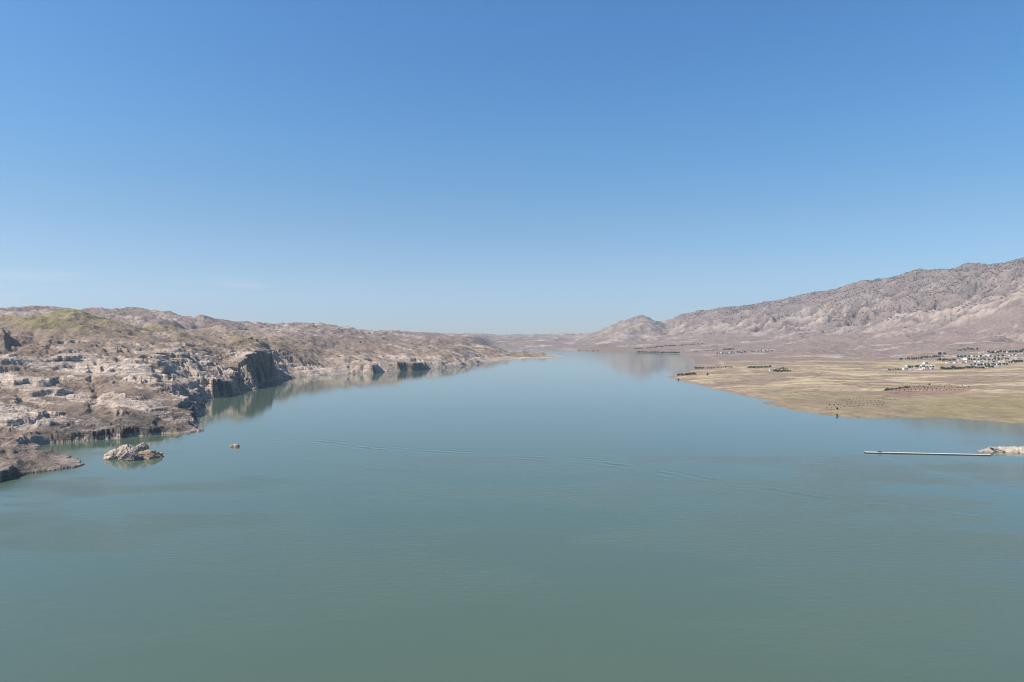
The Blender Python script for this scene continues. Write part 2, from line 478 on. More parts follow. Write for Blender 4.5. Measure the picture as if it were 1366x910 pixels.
def relief(X, Y):
    """height and surface masks of the ground at plan positions"""
    u = X / np.maximum(Y, 1)
    far = np.clip(Y / 1000.0, 0.4, 4.0)
    left = sm(0.13, 0.10, u) * sm(5000, 4600, Y)
    right = sm(0.20, 0.24, u)
    n1 = samp(T_F1, X, Y, 1400, 0.3)
    n2 = samp(T_F2, X, Y, 520, 1.1)
    n3 = samp(T_F4, X, Y, 260, 0.7)
    ns = samp(T_F1, X, Y, 420, 0.9)
    nm = samp(T_F2, X, Y, 130, 2.3)
    wamp = 0.25 + 0.75 * left * sm(3200, 1800, Y)
    wsc = 6.5 * far ** 0.3 * (1 - 0.55 * sm(1750, 2000, Y))
    wx = X + wamp * wsc * (0.8 * samp(T_F2, X, Y, 380, 0.2) + 0.18 * samp(T_R1, X, Y, 420, 0.9))
    wy = Y + wamp * wsc * (0.8 * samp(T_F2, X, Y, 380, 2.2) + 0.18 * samp(T_R1, X, Y, 420, 2.9))
    # the plain's shoreline is scalloped by old furrows
    wy = wy + right * (4 * samp(T_F3, X, Y, 300, 0.5) + 4.5 * np.maximum(samp(T_R1, X, Y, 330, 0.3), -0.3) * sm(0.62, 0.5, u))
    d, k = shore_distance(wx, wy)
    base = profile(X, Y)
    # ---- rocky left bank
    zr = 62 + 40 * sm(-0.25, -0.5, u)
    R = left * (1 - sm(zr * 0.72, zr * 1.15, base + 12 * n1)) * sm(3600, 2000, Y)
    R = R * (0.35 + 0.65 * sm(2200, 1300, Y))
    kk = k * (1 + 0.25 * n2 * left)
    hc = 9 + 2.5 * n2 + 15 * sm(820, 1000, Y) + 44 * sm(1285, 1335, Y) - 40 * sm(1800, 1900, Y)
    stp = np.maximum(kk, 0.02) * d
    stp = np.where(left > 0.5, np.minimum(stp, hc + 0.55 * np.maximum(d - hc / np.maximum(kk, 0.02), 0)), stp)
    rampz = stp + 0.6 * np.maximum(d - 90, 0) + left * 0.5 + 0.15
    b0 = base + left * (5.0 * n1 + 1.6 * n2) * sm(0, 60, d) * np.minimum(far, 1.6)
    # shallow gullies running down to the water
    gul = np.abs(samp(T_F2, X, Y, 900, -0.5, 1.0, 0.55))
    b0 = b0 - left * 4 * sm(0.7, 0.0, gul) * sm(0.15, 0.5, R)
    onbank = (rampz < b0) & (d > 0) & ((left < 0.5) | (stp < hc + 2))
    b = np.minimum(b0, rampz)
    # beds of rock: broad benches and thin ledges between them
    dip = 0.030 * X - 0.015 * Y
    t = b + dip + 1.5 * ns + 0.35 * nm
    s1 = 10.0
    T1, f1 = terrace(t, s1, 0.20)
    t2 = t + 0.25 * nm + 0.9 * n2
    T2, f2 = terrace(t2, 2.9, 0.30)
    ramp1 = samp(T_F2, X, Y, 420, 0.4)
    a1 = np.clip(0.22 + 0.45 * ramp1, 0.0, 0.95)
    a2 = np.clip(0.34 + 0.30 * samp(T_F2, X, Y, 310, 1.7), 0.05, 0.75)
    t3 = t2 + 0.2 * nm
    T3, f3 = terrace(t3, 1.15, 0.4)
    Rb = np.maximum(R, left * onbank * 0.75) * (0.15 + 0.85 * sm(1.5, 9, b))
    bite = samp(T_R1, X, Y, 200, 0.3)
    zt = b + Rb * (a1 * (T1 - t) + a2 * (T2 - t2) + 0.35 * (T3 - t3))
    zt = zt + Rb * (0.20 * bite + 0.10 * n3)
    # bluff at the left edge; its shadow is painted into the dark mask below
    bl = sm(-0.736, -0.744, u + 0.003 * n2) * sm(1000, 1050, Y) * sm(1290, 1120, Y)
    zt = zt + 13 * bl
    # ---- far hills
    hill = sm(1900, 2900, Y) * (1 - right) * sm(60, 130, base)
    rg = samp(T_R2, X, Y, 3300, 0.4)
    zt = zt + hill * (5 * rg + 7 * samp(T_F1, X, Y, 2600, 1.9) + 1.5 * samp(T_R1, X, Y, 1600, 0.8))
    cen = sm(5200, 6500, Y) * (1 - sm(0.22, 0.26, u))
    zt = zt + cen * sm(0, 600, d) * (10 * samp(T_R2, X, Y, 5200, 0.9) + 5 * samp(T_F1, X, Y, 2400, 0.3))
    ravine = np.zeros_like(u)
    # ---- mountain on the right
    mt = sm(0.10, 0.17, u) * sm(95, 260, base) * sm(4200, 5200, Y)
    foot = sm(0.10, 0.17, u) * sm(45, 110, base) * (1 - mt)
    # dipping slabs: gullies cut obliquely down the slope
    g1 = samp(T_R1, X, Y, 3600, 0.15, 0.36, 1.3)
    g2 = samp(T_R2, X, Y, 2200, -0.1, 0.55, 1.2)
    g3 = samp(T_R1, X, Y, 1300, 0.3)
    smooth_shoulder = sm(0.3, 1.3, samp(T_F1, X, Y, 5200, 0.15) + 0.9 * sm(0.52, 0.68, u) * sm(6300, 5300, Y))
    mrk = mt * (1 - 0.85 * smooth_shoulder)
    crest = 1 - 0.55 * sm(0.72, 0.95, base / np.maximum(CREST(u), 1))
    g4 = samp(T_R1, X, Y, 1500, 0.12, 0.4, 1.3)
    zt = zt + mrk * crest * (-17 * g1 + 9 * g2 + 2 * g3 - 10 * g4)
    zt = zt + (mt * 9 + foot * 10) * samp(T_R2, X, Y, 3800, 0.25) + foot * sm(0.3, 0.5, u) * 12 * samp(T_F1, X, Y, 3000, 0.9)
    # ravines cut along the tilted beds
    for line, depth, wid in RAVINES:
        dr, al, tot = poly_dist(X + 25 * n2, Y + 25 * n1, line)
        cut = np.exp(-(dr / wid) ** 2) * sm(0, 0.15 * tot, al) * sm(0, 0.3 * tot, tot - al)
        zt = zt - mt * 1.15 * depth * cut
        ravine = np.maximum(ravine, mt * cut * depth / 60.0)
    # ---- plain
    pl = right * (1 - mt) * (1 - foot)
    zt = zt + right * (1 - mt) * sm(2300, 3300, Y) * sm(40, 600, d) * (5 * samp(T_R2, X, Y, 3000, 1.1) + 9 * samp(T_F1, X, Y, 3400, 0.2) * sm(0.3, 0.45, u))
    zt = zt + pl * sm(0, 120, d) * (1.1 * n1 + 0.35 * n2)
    tp = zt + 0.25 * n2
    Tp, fp = terrace(tp, 1.7, 0.3)
    zt = zt + pl * sm(30, 120, d) * 0.8 * (Tp - tp)
    # ---- bank
    z = np.where(left > 0.5, zt, np.minimum(zt, rampz))
    z = np.where(d > 0, np.maximum(z, 0.12 + 0.02 * np.minimum(d, 20)), np.maximum(-9, 0.35 * d - 0.05))
    # ---------------- masks
    riser = sm(0.26, 0.16, f1) * sm(0.0, 0.03, f1)
    riser2 = sm(0.40, 0.25, f2)
    pn = samp(T_F2, X, Y, 900, 0.15, 0.55, 2.0) + 0.35 * samp(T_F3, X, Y, 500, 0.25, 0.6, 1.8)
    bare = sm(-0.30, 0.05, pn + 0.12 * n3 + 0.3 * ramp1)          # bare rock against soil pockets
    rock = R * np.clip(1.1 * bare * (0.45 + 0.4 * riser2 + 0.25 * sm(0.5, 0.3, f3)) + 0.8 * riser * a1 + 0.3 * riser2 * a2 - 0.35 * sm(0.6, 1.8, bite) , 0, 1)
    rock = np.maximum(rock, left * 0.85 * onbank * np.clip(0.5 + 0.5 * bare + 0.2 * n3, 0, 1))
    rock = np.maximum(rock, left * sm(1.0, 1.5, pn + 0.25 * n3) * 0.8 * sm(zr * 1.5, zr * 0.8, base))
    # pale ring where the water has dropped
    ring = left * sm(3.2, 1.2, z) * sm(-0.2, 0.1, d)
    rock = np.maximum(rock, ring * (0.35 + 0.45 * sm(900, 1500, Y)))
    stain_shade = left * sm(1200, 900, Y) * sm(24, 13, z + 3 * n3) * sm(640, 660, Y) * sm(1.2, 2.2, z) * sm(-0.72, -0.67, u + 0.01 * n2) * np.clip(0.85 + 0.3 * n3 + 0.25 * bite, 0, 1)  # waterline stain, plus shade at the foot of the bank put into the colour
    stain_shade = np.maximum(stain_shade, left * sm(650, 600, Y) * np.clip(0.35 + 0.3 * n3 + 0.3 * n2 + 0.5 * sm(7, 5, z) * sm(520, 500, Y), 0, 0.85))
    cliff_shade = left * onbank * sm(2.0, 3.0, kk) * np.clip(0.7 + 0.25 * n3, 0, 1)  # shade of the cliff faces painted into the colour
    bed = np.sin(2 * math.pi * (t + 0.6 * nm) / 23.0)
    beds = R * sm(0.72, 0.95, bed) * sm(-0.1, 0.9, samp(T_F2, X, Y, 350, 0.8)) * np.clip(0.6 + 0.4 * n3, 0, 1)  # dark bands painted as the shade lines under overhanging ledges
    dark = np.maximum(np.maximum(stain_shade, cliff_shade), 0.85 * beds)
    dark = np.maximum(dark, 0.55 * bl * sm(1120, 1040, Y))  # shadow at the left edge put into the bluff's colour
    grass = left * sm(zr * 0.95, zr * 1.25, base + 10 * n1) * sm(2600, 1700, Y) * np.clip(0.25 + 0.35 * n2 + 0.2 * n1 + 0.5 * sm(-0.45, -0.6, u) * sm(128, 150, base), 0, 0.85)
    hp = sm(0.4, 1.4, samp(T_F3, X, Y, 2600, 0.2, 0.6, 1.5) + 0.3 * rg)
    rock = np.maximum(rock, hill * 0.5 * hp)
    rock = np.maximum(rock, cen * 0.6 * sm(0.5, 1.5, samp(T_F3, X, Y, 5200, 1.2)))
    mauve = np.clip(hill + cen + mt + foot + right * sm(2100, 2900, Y), 0, 1)
    rel_h = base / np.maximum(CREST(u), 1)
    band = sm(110, 170, base) * sm(0.75, 0.45, rel_h + 0.08 * n1)
    mrock = mrk * np.clip(band * (0.38 + 0.3 * g2 - 0.3 * g1) * sm(0.7, -0.4, g4) * 1.3 + 0.14 + 0.16 * g3 - 0.12 * g4, 0, 1)
    rock = np.maximum(rock, 0.72 * mrock)
    rock = np.maximum(rock, (foot + pl * sm(2300, 3000, Y)) * 0.5 * sm(0.9, 1.5, samp(T_F3, X, Y, 4200, 0.1, 0.6, 1.5)))
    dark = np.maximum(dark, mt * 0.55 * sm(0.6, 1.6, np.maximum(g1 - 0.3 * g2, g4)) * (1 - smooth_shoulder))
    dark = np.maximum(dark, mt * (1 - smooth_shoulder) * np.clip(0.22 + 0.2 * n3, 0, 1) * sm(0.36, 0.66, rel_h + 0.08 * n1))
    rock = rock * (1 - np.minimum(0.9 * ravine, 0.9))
    dark = np.maximum(dark, 0.35 * np.minimum(ravine, 1))  # shadow in the ravines put into the colour
    # fields of the plain
    q = samp(T_F3, X, Y, 1500, 0.08, 0.7, 1.5)
    straw = pl * sm(2900, 2050, Y + 250 * n1) * np.clip(0.85 + 0.3 * q, 0, 1)
    furrow = sm(0.15, 0.8, samp(T_R1, X, Y, 1500, 0.16, 0.5, 1.4) - 0.25 * n1) * sm(900, 1100, Y)
    bench = sm(0.5, 0.15, fp) * sm(-0.6, 0.6, samp(T_F1, X, Y, 900, 1.3))
    straw = straw * (1 - 0.75 * np.maximum(furrow * sm(-0.5, 0.8, n2), bench))
    straw = straw * (1 - 0.75 * sm(0.35, 0.75, samp(T_F2, X, Y, 1100, 0.12, 0.75, 1.4)))
    straw = straw * (1 - 0.8 * pl * sm(14, 5, d + 3 * n2) * sm(0.75, 0.62, u))
    cn = 2.6 * samp(T_F1, X, Y, 1500, 0.3, 0.7, 1.5) + zt / 3.5
    lines = sm(0.55, 0.95, np.sin(2 * math.pi * cn)) * sm(-0.4, 0.5, n2 + 0.3) * sm(0.47, 0.40, u) * sm(1100, 1300, Y)
    straw = straw * (1 - 0.7 * lines)
    shore_brown = pl * sm(0.33, 0.40, u) * sm(0.66, 0.52, u) * sm(1330, 1120, Y + 60 * n1)
    straw = straw * (1 - 0.6 * shore_brown)
    near_g = pl * sm(0.36, 0.66, u) * sm(1200, 980, Y + 35 * n1)
    grass = np.maximum(np.maximum(grass, 0.45 * shore_brown), near_g * np.clip(0.85 + 0.25 * n2, 0, 1))
    straw = straw * (1 - 0.6 * near_g)
    orch = sm(0.0, 1.0, in_poly(X + 12 * n2, Y + 12 * n2, ORCHARD).astype(float))
    red = pl * np.maximum(0.95 * orch * (0.7 + 0.3 * sm(-0.3, 0.3, np.sin((0.25 * X + 0.97 * Y) * 2 * math.pi / 26))), 0.4 * sm(22, 6, d + 6 * n1) * sm(0.28, 0.34, u) * sm(0.5, 0.42, u))
    strip = sm(0.9, 1.5, samp(T_F3, X, Y, 1100, 0.03, 0.35, 2.4)) * pl * sm(2600, 2000, Y)
    red = np.maximum(red, 0.55 * strip)
    # classes: 0 rocky bank, 1 hills, 2 plain, 3 mountain
    cls = np.where((u > 0.10) & (base > 100) & (Y > 3300), 3, np.where(u > 0.235, 2, np.where((Y < 4700) & (hill < 0.5), 0, 1)))
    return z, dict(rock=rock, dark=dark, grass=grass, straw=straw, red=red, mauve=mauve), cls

def gpos(px, py, z):
    D = (H - z) * F / (py - HY)
    return (world_at(px, D), D)
ORCHARD = [gpos(1168, 524, 9), gpos(1196, 517, 10), gpos(1268, 512.5, 11), gpos(1312, 517, 11), gpos(1262, 525, 9.5), gpos(1190, 529, 8)]

def poly_dist(X, Y, line):
    best = np.full(X.shape, 1e9)
    sgn = np.zeros(X.shape)
    al = np.zeros(X.shape)
    acc = 0.0
    for (x0, y0), (x1, y1) in zip(line[:-1], line[1:]):
        dx, dy = x1 - x0, y1 - y0
        L = math.hypot(dx, dy)
        t = np.clip(((X - x0) * dx + (Y - y0) * dy) / L ** 2, 0, 1)
        ex, ey = X - x0 - t * dx, Y - y0 - t * dy
        d = np.hypot(ex, ey)
        w = d < best
        best = np.where(w, d, best)
        sgn = np.where(w, np.sign(dx * ey - dy * ex), sgn)
        al = np.where(w, acc + t * L, al)
        acc += L
    return best * sgn, al, acc


def on_profile(px, py):
    """where the sight line through a photo pixel first meets the smooth relief of the far slopes"""
    D = np.exp(np.linspace(math.log(4600), math.log(12000), 500))
    X = world_at(px, D)
    i = np.nonzero(profile(X, D) >= H - (py - HY) * D / F)[0]
    i = i[0] if len(i) else 499
    return X[i], D[i]
RAVINES = [([on_profile(*p) for p in l], dp, wd) for l, dp, wd in (
    ([(1119, 438), (1135, 424), (1152, 410), (1176, 391)], 70, 48), ([(1247, 416), (1254, 405), (1262, 392)], 65, 42),
    ([(1092, 436), (1110, 422), (1128, 409)], 45, 40), ([(1146, 438), (1165, 422), (1188, 404)], 40, 36),
    ([(1172, 437), (1190, 421), (1214, 402)], 45, 36), ([(1208, 420), (1222, 407), (1238, 392)], 40, 36),
    ([(1070, 430), (1092, 416), (1112, 404)], 35, 40), ([(1010, 440), (1026, 430), (1046, 420)], 45, 45),
    ([(970, 440), (985, 431), (1000, 424)], 40, 45), ([(1290, 400), (1306, 385), (1320, 370)], 40, 40), ([(912, 443), (926, 434), (940, 427)], 35, 45))]
# tessellation of the ground
us = np.concatenate([np.arange(-1.25, -0.80, 0.006), np.arange(-0.80, -0.45, 0.00095), np.arange(-0.45, -0.30, 0.0006), np.arange(-0.30, 0.80, 0.0011), np.arange(0.80, 1.2, 0.006)])
vs = np.concatenate([np.arange(math.log(380), math.log(1100), 0.0018), np.arange(math.log(1100), math.log(1780), 0.0011), np.arange(math.log(1780), math.log(2400), 0.0018), np.arange(math.log(2400), math.log(16500), 0.0030)])
Yg = np.exp(vs)
X2 = (us[:, None] * Yg[None, :])
Y2 = np.broadcast_to(Yg[None, :], X2.shape)
nu, nv = X2.shape
Zs, Ms, Cs = [], [], []
for i in range(0, nu, 200):
    z, mk, cl = relief(X2[i:i + 200].ravel(), Y2[i:i + 200].ravel().copy())
    Zs.append(z); Ms.append(mk); Cs.append(cl)
Zg = np.concatenate(Zs)
Mg = {k: np.concatenate([m[k] for m in Ms]) for k in Ms[0]}
Cg = np.concatenate(Cs)
VV = np.stack([X2.ravel(), Y2.ravel(), Zg], 1)
idx = np.arange(nu * nv).reshape(nu, nv)
Q = np.stack([idx[:-1, :-1], idx[1:, :-1], idx[1:, 1:], idx[:-1, 1:]], -1).reshape(-1, 4)
keep = (Zg[Q].max(1) > -2.5)
Q = Q[keep]
qc = Cg[Q[:, 0]]
for c, name, lab in ((0, "rocky_shore", "pale layered rock bank rising from the water on the left"),
                     (1, "hills", "low eroded mauve hills beyond the left bank and along the far shore"),
                     (2, "plain", "straw coloured farmland plain on the right shore"),
                     (3, "mountain", "long bare mountain ridge rising to the right edge")):
    q = Q[qc == c]
    uq, inv = np.unique(q, return_inverse=True)
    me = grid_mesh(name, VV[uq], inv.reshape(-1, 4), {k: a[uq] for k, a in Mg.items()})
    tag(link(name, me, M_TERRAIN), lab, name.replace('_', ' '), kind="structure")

# lake bed: one sheet under everything
bm = bmesh.new()
v = [bm.verts.new(p) for p in ((-24000, -6000, -10), (24000, -6000, -10), (24000, 21000, -10), (-24000, 21000, -10))]
bm.faces.new(v)
tag(from_bm("ground", bm, simple_mat("silt", (0.12, 0.11, 0.08), scale=0.02)), "silty lake bed under the water", "ground", kind="structure")

def ground_z(x, y):
    z, _, _ = relief(np.array([x], float), np.array([y], float))
    return float(z[0])

# ------------------------------------------------------------------ water
def water_mat():
    m, nt, b = new_mat("turbid_green_water")
    geo = nt.nodes.new("ShaderNodeNewGeometry")
    b.inputs["IOR"].default_value = 1.333
    b.inputs["Specular IOR Level"].default_value = 0.5
    def mapped(sx, sy, rot=0.0):
        mp = nt.nodes.new("ShaderNodeMapping")
        mp.inputs["Scale"].default_value = (sx, sy, 1)
        mp.inputs["Rotation"].default_value = (0, 0, rot)
        nt.links.new(geo.outputs["Position"], mp.inputs["Vector"])
        return mp.outputs[0]
    def noise(vec, det=4, rough=0.5):
        n = nt.nodes.new("ShaderNodeTexNoise")
        n.inputs["Scale"].default_value = 1.0
        n.inputs["Detail"].default_value = det
        n.inputs["Roughness"].default_value = rough
        nt.links.new(vec, n.inputs["Vector"])
        return n.outputs[0]
    def maprange(s, a, c, d, e):
        r = nt.nodes.new("ShaderNodeMapRange")
        r.interpolation_type = 'SMOOTHSTEP'
        for i, x in enumerate((a, c, d, e)):
            r.inputs[i + 1].default_value = x
        nt.links.new(s, r.inputs[0])
        return r.outputs[0]
    # the breeze ruffles the open water nearer than some 600 m; farther out it lies calm
    sep = nt.nodes.new("ShaderNodeSeparateXYZ")
    nt.links.new(geo.outputs["Position"], sep.inputs[0])
    big = noise(mapped(0.0030, 0.0055, 0.25), 4, 0.55)
    ad = nt.nodes.new("ShaderNodeMath")
    ad.operation = 'MULTIPLY_ADD'
    nt.links.new(big, ad.inputs[0])
    ad.inputs[1].default_value = 420.0
    nt.links.new(sep.outputs[1], ad.inputs[2])
    ruffled = maprange(ad.outputs[0], 700.0, 880.0, 1.0, 0.0)
    sl = nt.nodes.new("ShaderNodeAttribute")
    sl.attribute_name = "slick"
    inv = maprange(sl.outputs["Fac"], 0.0, 1.0, 1.0, 0.15)
    pm = nt.nodes.new("ShaderNodeMath")
    pm.operation = 'MULTIPLY'
    gust = maprange(noise(mapped(0.0045, 0.010, -0.2), 4, 0.6), 0.42, 0.60, 0.25, 1.0)
    gm = nt.nodes.new("ShaderNodeMath")
    gm.operation = 'MULTIPLY'
    nt.links.new(ruffled, gm.inputs[0])
    nt.links.new(gust, gm.inputs[1])
    nt.links.new(gm.outputs[0], pm.inputs[0])
    nt.links.new(inv, pm.inputs[1])
    patches = pm.outputs[0]
    calm = maprange(sep.outputs[1], 1300.0, 4200.0, 0.05, 0.10)
    ra = nt.nodes.new("ShaderNodeMath")
    ra.operation = 'MULTIPLY_ADD'
    nt.links.new(patches, ra.inputs[0])
    ra.inputs[1].default_value = 0.10
    nt.links.new(calm, ra.inputs[2])
    rough = ra.outputs[0]
    nt.links.new(rough, b.inputs["Roughness"])
    silt = noise(mapped(0.0022, 0.0022), 3)
    mx = nt.nodes.new("ShaderNodeMix")
    mx.data_type = 'RGBA'
    mx.inputs[6].default_value = (0.072, 0.106, 0.070, 1)
    mx.inputs[7].default_value = (0.093, 0.126, 0.083, 1)
    nt.links.new(silt, mx.inputs[0])
    nt.links.new(mx.outputs[2], b.inputs["Base Color"])
    w1 = noise(mapped(0.11, 0.30, 0.12), 7, 0.68)
    bp = nt.nodes.new("ShaderNodeBump")
    bp.inputs["Distance"].default_value = 0.42
    bs = maprange(patches, 0.0, 1.0, 0.05, 0.8)
    nt.links.new(bs, bp.inputs["Strength"])
    nt.links.new(w1, bp.inputs["Height"])
    nt.links.new(bp.outputs[0], b.inputs["Normal"])
    return m

wu = np.concatenate([[-8, -4, -2], np.arange(-1.25, -0.62, 0.01), np.arange(-0.62, 0.78, 0.0035), np.arange(0.78, 1.25, 0.01), [2, 4, 8]])
wY = np.concatenate([[-3000, -1500, -600, -200, 0, 80, 120, 150], np.exp(np.arange(math.log(160), math.log(340), 0.01)),
                     np.exp(np.arange(math.log(340), math.log(900), 0.0024)), np.exp(np.arange(math.log(900), math.log(18000), 0.012))])
WX = wu[:, None] * np.maximum(wY, 300)[None, :]
WY = np.broadcast_to(wY[None, :], WX.shape)
x, y = WX.ravel(), WY.ravel().copy()
wz = np.zeros(len(x))
mod = np.clip(0.45 + 0.7 * samp(T_F3, x, y, 420, 0.4), 0, 1.5)
WAKES = [([(350, 586), (395, 589), (440, 594), (455, 599)], 0.17, 11, 9), ([(405, 586), (450, 591), (500, 599), (570, 604)], 0.17, 11, 10),
         ([(500, 596), (560, 601), (640, 606), (740, 611), (810, 617), (890, 632)], 0.09, 12, 18),
         ([(790, 615), (850, 622), (905, 634), (960, 646), (1030, 652), (1120, 667), (1220, 678), (1340, 694)], 0.15, 12, 13),
         ([(905, 634), (970, 652), (1040, 672), (1100, 700)], 0.10, 10, 10),
         ([(1155, 606), (1200, 618), (1260, 634), (1366, 665)], 0.07, 26, 20)]
for line, amp, lam, wid in WAKES:
    L = [on_water(*p) for p in line]
    d, al, tot = poly_dist(x, y, L)
    fade = sm(0, 40, al) * sm(0, 60, tot - al)
    ch = 0.35 * np.sin(al * 2 * math.pi / 16.0)
    wz += amp * mod * fade * np.cos(2 * math.pi * d / lam + ch) * np.exp(-(d / wid) ** 2)
wi = np.arange(len(wu) * len(wY)).reshape(len(wu), len(wY))
WQ = np.stack([wi[:-1, :-1], wi[1:, :-1], wi[1:, 1:], wi[:-1, 1:]], -1).reshape(-1, 4)
d, al, tot = poly_dist(x, y, [on_water(*p) for p in [(1150, 604), (1175, 610), (1215, 622), (1265, 636), (1366, 660), (1500, 690)]])
slick = 0.5 * np.exp(-(d / (7 + 0.04 * al)) ** 2) * sm(0, 20, al)
d, al, tot = poly_dist(x, y, [on_water(*p) for p in [(-60, 690), (120, 668), (240, 640), (330, 655), (420, 690)]])
slick = np.maximum(slick, 0.4 * np.exp(-(d / 30) ** 2))
me = grid_mesh("water", np.stack([x, y, wz], 1), WQ, {"slick": slick})
tag(link("water", me, water_mat()), "calm green reservoir water reflecting the sky", "water", kind="structure")

# ------------------------------------------------------------------ rocks standing in the water
M_PALE = simple_mat("pale_rock", (0.48, 0.385, 0.30), (0.29, 0.225, 0.17), 0.35, 0.95, 0.5)
M_BROWN = simple_mat("brown_rock", (0.33, 0.235, 0.155), (0.24, 0.17, 0.115), 0.4, 0.95, 0.3)
M_GREYROCK = simple_mat("grey_rock", (0.26, 0.225, 0.195), (0.13, 0.11, 0.095), 0.5, 0.95, 0.5)
M_TOPROCK = simple_mat("weathered_rock", (0.40, 0.335, 0.275), (0.17, 0.14, 0.115), 0.5, 0.95, 0.5)
M_RUBBLE = simple_mat("pale_rubble", (0.50, 0.41, 0.325), (0.31, 0.245, 0.185), 0.22, 0.95, 0.5)

def rock_lump(name, mat, parent, loc, size, seed, sub=4, flat=0.5, sharp=0.35):
    """a boulder: a cubed-off sphere with chipped planes and cracks"""
    bm = bmesh.new()
    bmesh.ops.create_icosphere(bm, subdivisions=sub, radius=1.0)
    r = random.Random(seed)
    planes = []
    for _ in range(11):
        n = Vector((r.uniform(-1, 1), r.uniform(-1, 1), r.uniform(-0.2, 1))).normalized()
        planes.append((n, r.uniform(0.62, 0.95)))
    P = np.array([v.co[:] for v in bm.verts])
    nz = samp(T_R1, P[:, 0] * 40 + seed * 37 + P[:, 2] * 23, P[:, 1] * 40 + P[:, 2] * 31, 260)
    n4 = samp(T_F4, P[:, 0] * 40 + seed * 11 + P[:, 2] * 33, P[:, 1] * 40 - P[:, 2] * 17, 160)
    for v, a, c in zip(bm.verts, nz, n4):
        p = v.co.copy()
        for n, d in planes:
            e = p.dot(n) - d
            if e > 0:
                p -= n * e * 0.85
        p *= 1 + 0.05 * float(a) + 0.035 * float(c)
        if p.z < -flat:
            p.z = -flat
        v.co = Vector((p.x * size[0], p.y * size[1], p.z * size[2]))
    o = from_bm(name, bm, mat, parent, smooth=False)
    o.location = loc
    o.rotation_euler = (0, 0, r.uniform(-0.3, 0.3))
    return o

ix, iy = on_water(178, 611)
islet = empty("rock_islet", (ix, iy, 0))
tag(islet, "large broken rock islet with pale slabs and a brown right flank near the left shore", "rock")
k = iy / F
def ip(px, py_base, dz=0.0):          # islet-local position of a photo pixel on the water line
    X, Y = on_water(px, py_base)
    return (X - ix, Y - iy, dz)
rock_lump("pale_slab", M_PALE, islet, ip(154, 611, 1.5), (8.5, 9, 6.0), 3)
rock_lump("pale_slab", M_PALE, islet, ip(170, 610, 2.5), (11, 10, 8.0), 5)
rock_lump("shade_boulder", M_GREYROCK, islet, ip(178, 614, 1.0), (6.5, 5.5, 7.0), 9)  # darker rock standing in for the shadowed gap between the slabs
rock_lump("top_boulder", M_TOPROCK, islet, ip(188, 607, 3.4), (7.0, 6, 9.0), 12)
rock_lump("brown_slab", M_BROWN, islet, ip(199, 610.5, 0.3), (12.5, 8, 6.0), 15)
rock_lump("loose_stone", M_PALE, islet, ip(190, 612.5, 0.0), (2.6, 2.2, 1.6), 22, 3)
rock_lump("loose_stone", M_PALE, islet, ip(160, 613, 0.0), (2.2, 2, 1.4), 23, 3)
tag(rock_lump("stone", M_PALE, None, (*on_water(215, 605.3), 0.1), (1.5, 1.3, 1.1), 30, 3), "small pale stone just right of the large rock islet", "rock")
sx, sy = on_water(313, 596)
st = empty("wave_washed_rock", (sx, sy, 0))
tag(st, "small pale and reddish rock alone in open water right of the rock islet", "rock")
rock_lump("pale_boulder", M_PALE, st, (1.6, 0, 0.6), (3.2, 2.4, 2.2), 41, 3)
rock_lump("reddish_boulder", M_BROWN, st, (-2.0, 0.5, 0.4), (3.0, 2.2, 1.9), 43, 3)
rock_lump("loose_stone", M_PALE, st, (-4.2, -0.4, 0.1), (1.3, 1.2, 1.0), 45, 3)

# ------------------------------------------------------------------ stone spit and floating walkway on the right
def spit():
    a = Vector((*on_water(1309, 603.0), 0))
    n_, w_ = 150, 70
    X = np.linspace(0, 150, n_ * 2)
    T = np.linspace(-1, 1, w_)
    XX, TT = np.meshgrid(X, T, indexing='ij')
    half = 2.0 + 9.0 * sm(0, 45, XX) + 6 * sm(45, 150, XX)
    dx, dy = math.cos(-0.02), math.sin(-0.02)
    gx = a.x + XX * dx - TT * half * dy
    gy = a.y + 4 + XX * dy + TT * half * dx
    nn = samp(T_R1, gx.ravel(), gy.ravel(), 70, 0.2).reshape(gx.shape)
    nf = samp(T_F4, gx.ravel(), gy.ravel(), 60, 1.2).reshape(gx.shape)
    top = (0.5 + 2.9 * sm(0, 14, XX) + 1.2 * sm(60, 150, XX))
    z = top * (1 - np.abs(TT) ** 2.2) * (1 + 0.10 * nf) + (0.14 * nn + 0.12 * nf) * (1 - TT ** 4) - 0.8 * np.abs(TT) ** 3
    ii = np.arange(z.size).reshape(z.shape)
    q = np.stack([ii[:-1, :-1], ii[1:, :-1], ii[1:, 1:], ii[:-1, 1:]], -1).reshape(-1, 4)
    me = grid_mesh("stone_mound", np.stack([gx.ravel() - a.x, gy.ravel() - a.y, z.ravel()], 1), q, {}, smooth=False)
    root = empty("breakwater", (a.x, a.y, 0))
    tag(root, "pale rubble stone spit reaching into the water from the right edge", "breakwater")
    link("stone_mound", me, M_RUBBLE, root)
    rr = random.Random(5)
    for i in range(12):
        px = rr.uniform(0, 95)
        rock_lump("boulder", M_RUBBLE if i % 3 else M_GREYROCK, root,
                  (px, 4 - (3 + 8 * min(1, px / 45)) + rr.uniform(-1, 1.2), rr.uniform(0.2, 0.9)),
                  (rr.uniform(0.6, 1.3), rr.uniform(0.5, 1.0), rr.uniform(0.4, 0.8)), 60 + i, 2)
    return a
sp = spit()

